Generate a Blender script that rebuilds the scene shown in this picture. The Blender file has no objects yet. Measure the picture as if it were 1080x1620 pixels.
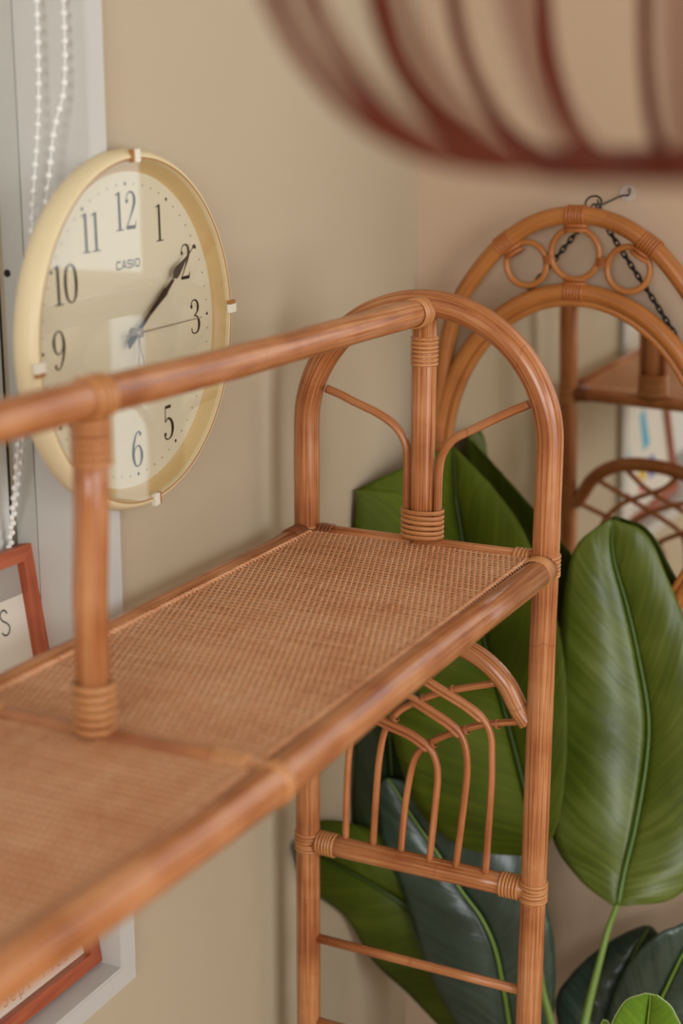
import bpy, math, random
from mathutils import Vector, Matrix, Euler
random.seed(7)
S = bpy.context.scene
C = S.collection
PI = math.pi
Z0 = 1.45                      # camera height; all z below are given relative to it

def V(x, y, z): return Vector((x, y, z + Z0))

# ------------------------------------------------------------------ camera
cam_d = bpy.data.cameras.new('camera'); cam = bpy.data.objects.new('camera', cam_d); C.objects.link(cam)
p_, y_, r_ = .24829, .45113, .0023
fw = Vector((-math.sin(y_)*math.cos(p_), math.cos(y_)*math.cos(p_), -math.sin(p_)))
rt = Vector((math.cos(y_), math.sin(y_), 0)); up = rt.cross(fw)
r2 = math.cos(r_)*rt + math.sin(r_)*up; u2 = -math.sin(r_)*rt + math.cos(r_)*up
cam.matrix_world = Matrix.Translation(V(.80, 0, 0)) @ Matrix((r2, u2, -fw)).transposed().to_4x4()
cam_d.sensor_fit = 'VERTICAL'; cam_d.sensor_height = 36; cam_d.sensor_width = 24
cam_d.lens = 2353.6*36/1620
cam_d.clip_start = .02
cam_d.dof.use_dof = True; cam_d.dof.focus_distance = 1.575; cam_d.dof.aperture_fstop = 2.9
S.camera = cam

# ------------------------------------------------------------------ view, world, lights
S.view_settings.view_transform = 'Standard'; S.view_settings.look = 'None'
S.view_settings.gamma = 1; S.view_settings.use_curve_mapping = False
S.view_settings.exposure = -0.40
W = bpy.data.worlds.new('world'); S.world = W; W.use_nodes = True
W.node_tree.nodes['Background'].inputs[0].default_value = (.86, .93, 1, 1)
W.node_tree.nodes['Background'].inputs[1].default_value = 1.6

def area(name, loc, rot, sx, sy, power, col):
    d = bpy.data.lights.new(name, 'AREA'); d.shape = 'RECTANGLE'; d.size = sx; d.size_y = sy
    d.energy = power; d.color = col
    o = bpy.data.objects.new(name, d); o.location = loc; o.rotation_euler = rot; C.objects.link(o); return o
# daylight at the two big windows of the room (right wall, wall behind the camera)
area('daylight_back', (1.42, 1.995, 1.72), (-PI/2, 0, 0), 1.8, 1.0, 4.6, (1, .97, .92))
area('daylight_back_low', (.565, 1.995, 1.0), (-PI/2, 0, 0), .14, .36, .075, (1, .97, .92))
area('daylight_right_upper', (3.26, -.10, 1.90), (0, PI/2, 0), .85, 1.6, 48, (.93, .96, 1))
area('daylight_right_lower', (3.26, -.10, .90), (0, PI/2, 0), .95, 1.6, 25, (.93, .96, 1))
area('daylight_rear', (1.7, -3.26, 1.85), (PI/2, 0, 0), 1.6, .95, 104, (.93, .96, 1))

# ------------------------------------------------------------------ materials
def lin(c):
    c = c.lstrip('#'); v = [int(c[i:i+2], 16)/255 for i in (0, 2, 4)]
    return tuple(x/12.92 if x <= .04045 else ((x+.055)/1.055)**2.4 for x in v) + (1,)
def base(name):
    m = bpy.data.materials.new(name); m.use_nodes = True
    return m, m.node_tree.nodes, m.node_tree.links, m.node_tree.nodes['Principled BSDF']
def plain(name, col, rough=.5, noise=0., scale=30, bump=0., spec=.5, metal=0.):
    m, n, l, b = base(name)
    b.inputs['Roughness'].default_value = rough; b.inputs['Base Color'].default_value = lin(col)
    b.inputs['Specular IOR Level'].default_value = spec; b.inputs['Metallic'].default_value = metal
    if noise or bump:
        t = n.new('ShaderNodeTexCoord'); q = n.new('ShaderNodeTexNoise'); q.inputs['Scale'].default_value = scale
        q.inputs['Detail'].default_value = 5
        l.new(t.outputs['Object'], q.inputs['Vector'])
        if noise:
            mx = n.new('ShaderNodeMix'); mx.data_type = 'RGBA'
            c = lin(col); mx.inputs['A'].default_value = tuple(v*(1-noise) for v in c[:3])+(1,)
            mx.inputs['B'].default_value = tuple(min(1, v*(1+noise)) for v in c[:3])+(1,)
            l.new(q.outputs['Fac'], mx.inputs['Factor']); l.new(mx.outputs['Result'], b.inputs['Base Color'])
        if bump:
            u = n.new('ShaderNodeBump'); u.inputs['Strength'].default_value = bump; u.inputs['Distance'].default_value = .002
            l.new(q.outputs['Fac'], u.inputs['Height']); l.new(u.outputs['Normal'], b.inputs['Normal'])
    return m
def rattan(name, dark, mid, light, rough=.36, su=26, sv=5., node=.28, blotch=.5):
    """cane: fibre streaks that run along the tube (uv: u round, v metres along), blotches and faint growth rings"""
    m, n, l, b = base(name)
    uv = n.new('ShaderNodeUVMap'); mp = n.new('ShaderNodeMapping'); mp.inputs['Scale'].default_value = (su, sv, 1)
    l.new(uv.outputs['UV'], mp.inputs['Vector'])
    q = n.new('ShaderNodeTexNoise'); q.inputs['Scale'].default_value = 1; q.inputs['Detail'].default_value = 6; q.inputs['Roughness'].default_value = .65
    l.new(mp.outputs['Vector'], q.inputs['Vector'])
    t = n.new('ShaderNodeTexCoord'); q2 = n.new('ShaderNodeTexNoise'); q2.inputs['Scale'].default_value = 14; q2.inputs['Detail'].default_value = 3
    l.new(t.outputs['Object'], q2.inputs['Vector'])
    mp2 = n.new('ShaderNodeMapping'); mp2.inputs['Scale'].default_value = (su*3.2, sv*1.6, 1); l.new(uv.outputs['UV'], mp2.inputs['Vector'])
    q3 = n.new('ShaderNodeTexNoise'); q3.inputs['Scale'].default_value = 1; q3.inputs['Detail'].default_value = 3; l.new(mp2.outputs['Vector'], q3.inputs['Vector'])
    a = n.new('ShaderNodeMath'); a.operation = 'MULTIPLY_ADD'; l.new(q2.outputs['Fac'], a.inputs[0]); a.inputs[1].default_value = blotch; l.new(q.outputs['Fac'], a.inputs[2])
    a2 = n.new('ShaderNodeMath'); a2.operation = 'MULTIPLY_ADD'; l.new(q3.outputs['Fac'], a2.inputs[0]); a2.inputs[1].default_value = .45; l.new(a.outputs[0], a2.inputs[2])
    s = n.new('ShaderNodeMath'); s.operation = 'SUBTRACT'; l.new(a2.outputs[0], s.inputs[0]); s.inputs[1].default_value = .25*2*blotch+.225
    r = n.new('ShaderNodeValToRGB'); e = r.color_ramp.elements
    e[0].position = .30; e[0].color = lin(dark); e[1].position = .68; e[1].color = lin(light)
    x = e.new(.48); x.color = lin(mid)
    l.new(s.outputs[0], r.inputs['Fac'])
    # growth rings: a thin dark line every ~0.3 m, wobbling
    sp = n.new('ShaderNodeSeparateXYZ'); l.new(uv.outputs['UV'], sp.inputs[0])
    w1 = n.new('ShaderNodeMath'); w1.operation = 'MULTIPLY_ADD'; l.new(q2.outputs['Fac'], w1.inputs[0]); w1.inputs[1].default_value = .08; l.new(sp.outputs['Y'], w1.inputs[2])
    w2 = n.new('ShaderNodeMath'); w2.operation = 'PINGPONG'; l.new(w1.outputs[0], w2.inputs[0]); w2.inputs[1].default_value = .155
    w3 = n.new('ShaderNodeMath'); w3.operation = 'LESS_THAN'; l.new(w2.outputs[0], w3.inputs[0]); w3.inputs[1].default_value = .0011
    w4 = n.new('ShaderNodeMath'); w4.operation = 'MULTIPLY'; l.new(w3.outputs[0], w4.inputs[0]); w4.inputs[1].default_value = node
    mx = n.new('ShaderNodeMix'); mx.data_type = 'RGBA'; l.new(w4.outputs[0], mx.inputs['Factor'])
    l.new(r.outputs['Color'], mx.inputs['A']); mx.inputs['B'].default_value = lin(dark)
    l.new(mx.outputs['Result'], b.inputs['Base Color'])
    b.inputs['Roughness'].default_value = rough
    u = n.new('ShaderNodeBump'); u.inputs['Strength'].default_value = .22; u.inputs['Distance'].default_value = .0008
    l.new(a2.outputs[0], u.inputs['Height']); l.new(u.outputs['Normal'], b.inputs['Normal'])
    return m
def leaf_mat(name, c1, c2, c3, rough, spec=.5):
    """u: -1..1 across (0 = midrib) stored as 0..1, v: 0..1 along; side veins slope from the midrib"""
    m, n, l, b = base(name)
    uv = n.new('ShaderNodeUVMap'); sp = n.new('ShaderNodeSeparateXYZ'); l.new(uv.outputs['UV'], sp.inputs[0])
    c = n.new('ShaderNodeMath'); c.operation = 'SUBTRACT'; l.new(sp.outputs['X'], c.inputs[0]); c.inputs[1].default_value = .5
    ab = n.new('ShaderNodeMath'); ab.operation = 'ABSOLUTE'; l.new(c.outputs[0], ab.inputs[0])
    k = n.new('ShaderNodeMath'); k.operation = 'MULTIPLY_ADD'; l.new(ab.outputs[0], k.inputs[0]); k.inputs[1].default_value = .35; l.new(sp.outputs['Y'], k.inputs[2])
    cb = n.new('ShaderNodeCombineXYZ'); l.new(k.outputs[0], cb.inputs[0]); 
    m2 = n.new('ShaderNodeMath'); m2.operation = 'MULTIPLY'; l.new(c.outputs[0], m2.inputs[0]); m2.inputs[1].default_value = .03; l.new(m2.outputs[0], cb.inputs[1])
    q = n.new('ShaderNodeTexNoise'); q.inputs['Scale'].default_value = 60; q.inputs['Detail'].default_value = 5; l.new(cb.outputs[0], q.inputs['Vector'])
    t = n.new('ShaderNodeTexCoord'); q2 = n.new('ShaderNodeTexNoise'); q2.inputs['Scale'].default_value = 9; l.new(t.outputs['Object'], q2.inputs['Vector'])
    a = n.new('ShaderNodeMath'); a.operation = 'ADD'; l.new(q.outputs['Fac'], a.inputs[0]); l.new(q2.outputs['Fac'], a.inputs[1])
    h = n.new('ShaderNodeMath'); h.operation = 'MULTIPLY'; l.new(a.outputs[0], h.inputs[0]); h.inputs[1].default_value = .5
    r = n.new('ShaderNodeValToRGB'); e = r.color_ramp.elements
    e[0].position = .35; e[0].color = lin(c1); e[1].position = .68; e[1].color = lin(c3); x = e.new(.5); x.color = lin(c2)
    l.new(h.outputs[0], r.inputs['Fac']); l.new(r.outputs['Color'], b.inputs['Base Color'])
    b.inputs['Roughness'].default_value = rough; b.inputs['Specular IOR Level'].default_value = spec
    u = n.new('ShaderNodeBump'); u.inputs['Strength'].default_value = .35; u.inputs['Distance'].default_value = .0015
    l.new(q.outputs['Fac'], u.inputs['Height']); l.new(u.outputs['Normal'], b.inputs['Normal'])
    return m

M = {}
M['wall'] = plain('wall_paint', '#b9a98f', .85, .03, 3, .03, .2)
M['back'] = plain('wall_paint_back', '#bfa68c', .85, .03, 3, .03, .2)
M['ceiling'] = plain('ceiling_paint', '#b9b0a4', .9, .02, 4, 0, .2)
M['floor'] = plain('floor_wood', '#c4ab8a', .5, .25, 6, .1)
M['white'] = plain('white_gloss_trim', '#c3c0b9', .45, .02, 8, .02)
M['alu'] = plain('aluminium_frame', '#b9b7ae', .5, .04, 20, 0)
M['blind'] = plain('blind_fabric', '#dad8d0', .8, .03, 200, .05)
M['gap_shade'] = plain('dark_gap_shade', '#2b2622', .7)  # near-black that paints the shade of the open gap by the jamb
M['rattan'] = rattan('rattan_pole', '#7a3e20', '#a76638', '#c48b5e', .25, 34)
M['rod'] = rattan('rattan_core_rod', '#8a4a28', '#aa6639', '#c28455', .38, 8, 5, 0)
M['bind'] = rattan('rattan_peel_binding', '#9a5c30', '#b87a46', '#cd9763', .32, 30, 3, 0)
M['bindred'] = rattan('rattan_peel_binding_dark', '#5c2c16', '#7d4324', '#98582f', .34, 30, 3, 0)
M['weave'] = rattan('woven_cane_strand', '#b37046', '#d89a6b', '#e9bb92', .42, 2, 9, 0, .3)
M['board'] = plain('board_hole_shade', '#2e190b', .7, .2, 30)  # brown taken nearly black to give the cane holes their shade
M['mrat'] = rattan('mirror_rattan', '#8c5225', '#a6662f', '#b7773c', .38)
M['mbind'] = rattan('mirror_binding', '#8a4a20', '#a15c2a', '#b06a33', .4, 30, 3, 0)
M['red'] = rattan('stained_rattan', '#40160a', '#57200e', '#6a2b15', .7)
M['frame'] = rattan('reddish_frame_wood', '#8a3d22', '#a34f30', '#b8623f', .45, 14, 8, 0)
M['paper'] = plain('print_paper', '#ddd6c8', .8)
M['mount'] = plain('grey_backing', '#a39a91', .8)
M['ink'] = plain('black_ink', '#1c1a18', .6)
M['greyink'] = plain('grey_ink', '#5f584f', .7)
M['cream'] = plain('clock_cream_plastic', '#dccaa0', .4, .02, 20)
M['dial'] = plain('clock_dial', '#dcd3b8', .55)
M['tan'] = plain('clock_inner_bezel', '#c9ab74', .35)
M['brown'] = plain('clip_slot', '#a36a2e', .5)
M['clip'] = plain('clip_white', '#e2dcc8', .4)
M['num'] = plain('numeral_print', '#14110e', .6, spec=.2)
M['logo'] = plain('maker_print', '#5e564a', .5)
M['hand'] = plain('clock_hand_black', '#0d0b0a', .6, spec=.3)
M['silver'] = plain('clock_hand_silver', '#8d8577', .35, metal=.6)
M['chain'] = plain('black_chain', '#17140f', .4, metal=.3)
M['wire'] = plain('dark_wire', '#3a3630', .35, metal=.8)
M['bead'] = plain('white_beads', '#e9e7e0', .4)
M['pot'] = plain('pot_glaze', '#d8d2c6', .4, .03, 10)
M['soil'] = plain('soil', '#3b2a1c', .95, .4, 60, .6)
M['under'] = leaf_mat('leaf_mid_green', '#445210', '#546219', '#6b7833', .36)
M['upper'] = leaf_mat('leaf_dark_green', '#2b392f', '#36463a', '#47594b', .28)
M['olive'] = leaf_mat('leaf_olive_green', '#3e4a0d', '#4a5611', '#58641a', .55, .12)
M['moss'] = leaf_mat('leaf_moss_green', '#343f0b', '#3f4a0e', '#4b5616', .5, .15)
M['deepshade'] = leaf_mat('leaf_deep_green_shaded', '#141d08', '#1b260b', '#243010', .5, .25)  # dark green leaf with the shade below the shelf put into its colour
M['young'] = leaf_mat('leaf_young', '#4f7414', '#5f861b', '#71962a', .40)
M['rib'] = plain('leaf_rib', '#6f8a34', .4, .1, 40)
M['ribmid'] = plain('leaf_rib_mid', '#4f6b20', .4, .1, 40)
M['ribdark'] = plain('leaf_rib_dark', '#33470f', .45, .1, 40)
M['rim'] = plain('leaf_rim', '#a9b880', .5)
M['cord'] = plain('lamp_cord', '#2a211b', .6)
M['bulb'] = plain('opal_bulb', '#e8e4da', .3)
def glass_like(name, tint, ior=1.5, rough=.0):
    m, n, l, b = base(name); n.remove(b)
    f = n.new('ShaderNodeFresnel'); ge = n.new('ShaderNodeNewGeometry'); mp = n.new('ShaderNodeMapRange')   # same reflectance on both faces of the sheet
    mp.inputs['To Min'].default_value = ior; mp.inputs['To Max'].default_value = 1/ior
    l.new(ge.outputs['Backfacing'], mp.inputs['Value']); l.new(mp.outputs['Result'], f.inputs['IOR'])
    t = n.new('ShaderNodeBsdfTransparent'); t.inputs['Color'].default_value = tint
    g = n.new('ShaderNodeBsdfGlossy'); g.inputs['Roughness'].default_value = rough
    x = n.new('ShaderNodeMixShader'); l.new(f.outputs[0], x.inputs[0]); l.new(t.outputs[0], x.inputs[1]); l.new(g.outputs[0], x.inputs[2])
    l.new(x.outputs[0], n['Material Output'].inputs['Surface']); return m
M['glass'] = glass_like('clock_glass', (.99, .99, .98, 1), 1.5)
M['pane'] = glass_like('window_glass', (.97, .98, .98, 1), 1.45)
M['red'].node_tree.nodes['Principled BSDF'].inputs['Specular IOR Level'].default_value = .25
M['clear'] = plain('clear_plastic', '#e6ded4', .25); M['clear'].node_tree.nodes['Principled BSDF'].inputs['Alpha'].default_value = .35
M['mirror'] = plain('mirror_silver', '#e9e7e0', .0, metal=1.)

# ------------------------------------------------------------------ mesh helpers
def spline(pts, n=8, closed=False):
    P = [Vector(p) for p in pts]; out = []; m = len(P)
    if m < 3: 
        return [P[0].lerp(P[-1], i/n) for i in range(n+1)]
    for i in range(m if closed else m-1):
        a = P[(i-1) % m] if (closed or i > 0) else P[0]*2-P[1]
        b = P[i]; c = P[(i+1) % m]
        d = P[(i+2) % m] if (closed or i+2 < m) else P[-1]*2-P[-2]
        for k in range(n):
            t = k/n
            out.append(.5*((2*b)+(c-a)*t+(2*a-5*b+4*c-d)*t*t+(3*b-a-3*c+d)*t**3))
    if not closed: out.append(P[-1])
    return out
class MB:
    def __init__(s): s.v = []; s.f = []; s.uv = []; s.mi = []; s.mats = []; s.sm = []
    def face(s, idx, uv=None, mi=0, smooth=True):
        s.f.append(idx); s.uv.append(uv or [(0, 0)]*len(idx)); s.mi.append(mi); s.sm.append(smooth)
    def tube(s, pts, r, seg=14, closed=False, sx=1., mi=0, v0=None, caps=True, wob=0.):
        P = [Vector(p) for p in pts]; n = len(P)
        R = r if isinstance(r, (list, tuple)) else [r]*n
        T = []
        for i in range(n):
            if closed: t = P[(i+1) % n]-P[i-1]
            else: t = P[min(i+1, n-1)]-P[max(i-1, 0)]
            T.append(t.normalized())
        N = T[0].cross(Vector((0, 0, 1)))
        if N.length < .2: N = T[0].cross(Vector((0, 1, 0)))
        N.normalize(); Ns = []
        for i in range(n):
            N = (N - T[i]*N.dot(T[i])).normalized(); Ns.append(N.copy())
        b0 = len(s.v); L = random.random()*9 if v0 is None else v0; Ls = []; u0 = random.random()
        for i in range(n):
            if i: L += (P[i]-P[i-1]).length
            Ls.append(L); B = T[i].cross(Ns[i])
            rr = R[i]*(1+wob*math.sin(L*41)+wob*.6*math.sin(L*97+1))
            for k in range(seg):
                a = 2*PI*k/seg; s.v.append(P[i]+Ns[i]*math.cos(a)*rr*sx+B*math.sin(a)*rr)
        m = n if closed else n-1
        for i in range(m):
            j = (i+1) % n; l1 = Ls[i]; l2 = Ls[j] if j else Ls[i]+(P[0]-P[i]).length
            for k in range(seg):
                q = (k+1) % seg; ua = k/seg+u0; ub = (k+1)/seg+u0
                s.face((b0+i*seg+k, b0+i*seg+q, b0+j*seg+q, b0+j*seg+k), [(ua, l1), (ub, l1), (ub, l2), (ua, l2)], mi)
        if caps and not closed:
            s.face(tuple(b0+k for k in range(seg))[::-1], [(.5, L)]*seg, mi, False)
            s.face(tuple(b0+(n-1)*seg+k for k in range(seg)), [(.5, L)]*seg, mi, False)
        return s
    def box(s, c, d, mi=0, rot=None):
        b0 = len(s.v); c = Vector(c)
        for x in (-1, 1):
            for y in (-1, 1):
                for z in (-1, 1):
                    q = Vector((x*d[0]/2, y*d[1]/2, z*d[2]/2))
                    if rot: q = rot @ q
                    s.v.append(c+q)
        for f in ((0, 1, 3, 2), (4, 6, 7, 5), (0, 4, 5, 1), (2, 3, 7, 6), (0, 2, 6, 4), (1, 5, 7, 3)):
            uv = []
            for i in f:
                q = s.v[b0+i]-c; uv.append((q.x*4+q.y*.5+.1*q.z, q.z+q.y+q.x))
            s.face(tuple(b0+i for i in f), uv, mi, False)
        return s
    def prism(s, poly, h, mi=0):
        """poly: list of 3D points (planar), h: extrusion vector"""
        b0 = len(s.v); n = len(poly); h = Vector(h)
        s.v += [Vector(p) for p in poly]+[Vector(p)+h for p in poly]
        s.face(tuple(b0+i for i in range(n))[::-1], None, mi, False); s.face(tuple(b0+n+i for i in range(n)), None, mi, False)
        for i in range(n):
            j = (i+1) % n; s.face((b0+i, b0+j, b0+n+j, b0+n+i), [(0, 0), (.3, 0), (.3, .3), (0, .3)], mi, False)
        return s
    def lathe(s, prof, seg=96, axis='X', mi=0, mis=None, cap=False):
        b0 = len(s.v); n = len(prof)
        for (r, w) in prof:
            for k in range(seg):
                a = 2*PI*k/seg
                if axis == 'X': s.v.append(Vector((w, r*math.sin(a), r*math.cos(a))))
                else: s.v.append(Vector((r*math.cos(a), r*math.sin(a), w)))
        for i in range(n-1):
            for k in range(seg):
                q = (k+1) % seg
                s.face((b0+i*seg+k, b0+i*seg+q, b0+(i+1)*seg+q, b0+(i+1)*seg+k), [(k/seg, i*.02), ((k+1)/seg, i*.02), ((k+1)/seg, i*.02+.02), (k/seg, i*.02+.02)], mis[i] if mis else mi)
        if cap:
            s.face(tuple(b0+(n-1)*seg+k for k in range(seg)), None, mi, False)
            s.face(tuple(b0+k for k in range(seg))[::-1], None, mi, False)
        return s
    def rings(s, c, ax, n, pitch, rx, ry=None, w=None, th=.0014, xdir=None, seg=28, tilt=.02):
        """a binding: n flat turns of cane peel round an axis"""
        c = Vector(c); ax = Vector(ax).normalized(); ry = ry or rx; w = w or pitch*.82
        X = Vector(xdir) if xdir else (ax.cross(Vector((0, 0, 1))) if abs(ax.z) < .9 else Vector((1, 0, 0)))
        X = (X-ax*X.dot(ax)).normalized(); Y = ax.cross(X)
        for i in range(n):
            o = (i-(n-1)/2)*pitch; ph = random.random()*6.28; tl = tilt*rx*random.uniform(.3, 1); g = random.uniform(.97, 1.04); u0 = random.random()*5
            b0 = len(s.v); prof = [(-.5, -.3), (-.46, .5), (-.22, .95), (.0, 1.05), (.22, .95), (.46, .5), (.5, -.3)]
            m = len(prof)
            for k in range(seg):
                a = 2*PI*k/seg; d = X*math.cos(a)*rx+Y*math.sin(a)*ry; dn = (X*math.cos(a)*ry+Y*math.sin(a)*rx).normalized()
                sh = math.sin(a+ph)*tl
                for (pw, pt) in prof: s.v.append(c+ax*(o+sh+pw*w)+d+dn*(pt*th*g))
            for k in range(seg):
                q = (k+1) % seg
                for j in range(m-1):
                    va, vb = k/seg*6.28*rx, (k+1)/seg*6.28*rx; ua, ub = j/m*.3+u0, (j+1)/m*.3+u0
                    s.face((b0+k*m+j, b0+k*m+j+1, b0+q*m+j+1, b0+q*m+j), [(ua, va), (ub, va), (ub, vb), (ua, vb)])
        return s
    def ribbon(s, pts, ws, h, mi=0, frame=None):
        """flat stroke in the (u, v) plane: pts 2-D, widths; frame maps (u, v, h) to 3-D"""
        n = len(pts); b0 = len(s.v)
        for i in range(n):
            a = pts[max(0, i-1)]; b = pts[min(n-1, i+1)]; dx, dy = b[0]-a[0], b[1]-a[1]; L = math.hypot(dx, dy) or 1
            nx, ny = -dy/L, dx/L; w = ws[i]/2
            s.v.append(frame(pts[i][0]+nx*w, pts[i][1]+ny*w, h)); s.v.append(frame(pts[i][0]-nx*w, pts[i][1]-ny*w, h))
        for i in range(n-1): s.face((b0+2*i, b0+2*i+1, b0+2*i+3, b0+2*i+2), None, mi, False)
        return s
    def ball(s, c, r, seg=8, rn=5, mi=0, sc=(1, 1, 1)):
        b0 = len(s.v); c = Vector(c)
        for i in range(rn+1):
            t = PI*i/rn
            for k in range(seg):
                a = 2*PI*k/seg; s.v.append(c+Vector((math.sin(t)*math.cos(a)*r*sc[0], math.sin(t)*math.sin(a)*r*sc[1], math.cos(t)*r*sc[2])))
        for i in range(rn):
            for k in range(seg):
                q = (k+1) % seg; s.face((b0+i*seg+k, b0+(i+1)*seg+k, b0+(i+1)*seg+q, b0+i*seg+q), None, mi)
        return s
def wloc(o):
    t = Vector((0, 0, 0))
    while o is not None: t += o.location; o = o.parent
    return t
def build(name, mb, mats, parent=None, local=False, kind=None, label=None):
    """link a mesh; vertices are in world space unless local, then stored relative to the parent"""
    me = bpy.data.meshes.new(name)
    off = Vector((0, 0, 0)) if (local or parent is None) else wloc(parent)
    me.from_pydata([tuple(v-off) for v in mb.v], [], mb.f)
    if not isinstance(mats, (list, tuple)): mats = [mats]
    for m in mats: me.materials.append(m)
    l = me.uv_layers.new(name='UVMap')
    l.data.foreach_set('uv', [c for f in mb.uv for p in f for c in p])
    me.polygons.foreach_set('material_index', mb.mi); me.polygons.foreach_set('use_smooth', mb.sm)
    me.update()
    o = bpy.data.objects.new(name, me); C.objects.link(o)
    if parent: o.parent = parent
    if kind: o['kind'] = kind
    if label: o['label'] = label
    return o
def thing(name, label, cat, loc, rot=None, group=None):
    o = bpy.data.objects.new(name, None); o.empty_display_size = .05; C.objects.link(o); o.location = loc
    if rot: o.rotation_euler = rot
    o['label'] = label; o['category'] = cat
    if group: o['group'] = group
    return o
def inst(src, parent, loc=(0, 0, 0), rot=None, scale=None):
    o = src.copy(); C.objects.link(o); o.parent = parent; o.location = loc
    if rot: o.rotation_euler = rot
    if scale: o.scale = scale
    return o
def struct(name, mb, mats, parent=None):
    o = build(name, mb, mats, parent)
    if parent is None: o['kind'] = 'structure'
    return o
def bx(x0, x1, y0, y1, z0, z1, mb=None, mi=0):
    return (mb or MB()).box(((x0+x1)/2, (y0+y1)/2, (z0+z1)/2), (x1-x0, y1-y0, z1-z0), mi)
# ================================================================== room
XR, YB, YF, ZC = 3.2, 1.885, -3.2, 2.46
WY0, WY1, WZ0, WZ1 = -.05, 1.1195, .627, 2.12          # window opening in the left wall
w = MB()
bx(-.22, 0, WY1, YB+.1, 0, ZC, w); bx(-.22, 0, YF-.1, WY0, 0, ZC, w); bx(-.22, 0, WY0, WY1, 0, WZ0, w); bx(-.22, 0, WY0, WY1, WZ1, ZC, w)
struct('wall_left', w, M['wall'])
w = MB(); e0, e1 = .50, 2.33
bx(0, e0, YB, YB+.1, 0, ZC, w); bx(e1, XR, YB, YB+.1, 0, ZC, w); bx(e0, e1, YB, YB+.1, 0, .82, w); bx(.63, e1, YB, YB+.1, .82, 1.24, w); bx(e0, .63, YB, YB+.1, 1.185, 1.24, w); bx(e0, e1, YB, YB+.1, 2.22, ZC, w)
struct('wall_back', w, M['back'])
w = MB(); a0, a1, b0, b1 = -.92, .72, .40, 2.36        # right wall with a big window opening
bx(XR, XR+.06, YF, a0, 0, ZC, w); bx(XR, XR+.06, a1, YB, 0, ZC, w); bx(XR, XR+.06, a0, a1, 0, b0, w); bx(XR, XR+.06, a0, a1, b1, ZC, w)
struct('wall_right', w, M['wall'])
w = MB(); c0, c1 = .75, 2.35
bx(0, c0, YF-.06, YF, 0, ZC, w); bx(c1, XR, YF-.06, YF, 0, ZC, w); bx(c0, c1, YF-.06, YF, 0, 1.35, w); bx(c0, c1, YF-.06, YF, 2.36, ZC, w)
struct('wall_rear', w, M['wall'])
struct('floor', bx(-.22, XR+.06, YF-.06, YB+.1, -.08, 0), M['floor'])
struct('ceiling', bx(-.22, XR+.06, YF-.06, YB+.1, ZC, ZC+.08), M['ceiling'])
bb = MB(); bx(0, .012, YF, YB, 0, .07, bb); struct('baseboard_left', bb, M['white'])
bb = MB(); bx(.0121, XR, YB-.012, YB, 0, .07, bb); struct('baseboard_back', bb, M['white'])
# window casing on the left wall: mitred white boards, liner boards in the recess
CW = .0225
ci, co = WY1-.0005, WY1-.0005+CW+.001
zi, zo = WZ0+.0005, WZ0-CW+.002
def mitre(poly, name):
    m = MB().prism(poly, (.0115, 0, 0)); return struct(name, m, M['white'])
X = .0005
yl, zt = WY0+.0005, WZ1-.0005
mitre([(X, ci, zi), (X, co, zo), (X, co, zt+CW), (X, ci, zt)], 'trim_1')
mitre([(X, ci, zi), (X, yl, zi), (X, yl-CW, zo), (X, co, zo)], 'trim_2')
mitre([(X, ci, zt), (X, co, zt+CW), (X, yl-CW, zt+CW), (X, yl, zt)], 'trim_3')
mitre([(X, yl, zi), (X, yl, zt), (X, yl-CW, zt+CW), (X, yl-CW, zo)], 'trim_4')
wd = thing('window_1', 'white framed window recess in the left wall behind the clock', 'window', (-.07, .53, WZ0))
wd['kind'] = 'structure'; del wd['category']; del wd['label']
build('jamb_liner', bx(-.065, .0118, WY1-.003, WY1-.0006, WZ0+.0005, WZ1-.0005), M['white'], wd)
build('sill_board', bx(-.16, .0118, WY0+.001, WY1-.0031, WZ0+.0006, WZ0+.004), M['white'], wd)
fr = MB(); bx(-.0895, -.066, 1.1161, WY1-.0006, WZ0+.0041, WZ1-.001, fr); bx(-.0895, -.066, WY0+.001, WY0+.010, WZ0+.0041, WZ1-.001, fr)
bx(-.0895, -.066, WY0+.0105, 1.1160, WZ1-.012, WZ1-.001, fr)
fo = build('window_frame', fr, M['alu'], wd)
sc = MB(); sc.tube([(-.0850, 1.1165, -.1250+Z0), (-.0850, 1.1153, -.1250+Z0)], .0036, 14); build('screw', sc, M['wire'], fo)
build('gap_shade', bx(-.108, -.0970, 1.111, WY1-.0006, WZ0+.0042, WZ1-.04), M['gap_shade'], wd)  # dark strip standing in for the shade in the gap beside the blind
st = MB(); bx(-.16, -.109, 1.07, WY1-.0006, WZ0+.0042, WZ1-.04, st); bx(-.16, -.109, WY0+.001, WY0+.05, WZ0+.0042, WZ1-.04, st); bx(-.16, -.109, WY0+.051, 1.0695, WZ0+.0042, WZ0+.05, st)
build('window_sash', st, M['alu'], wd)
build('pane', bx(-.137, -.133, WY0+.051, 1.0695, WZ0+.051, WZ1-.04), M['pane'], wd)
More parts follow.
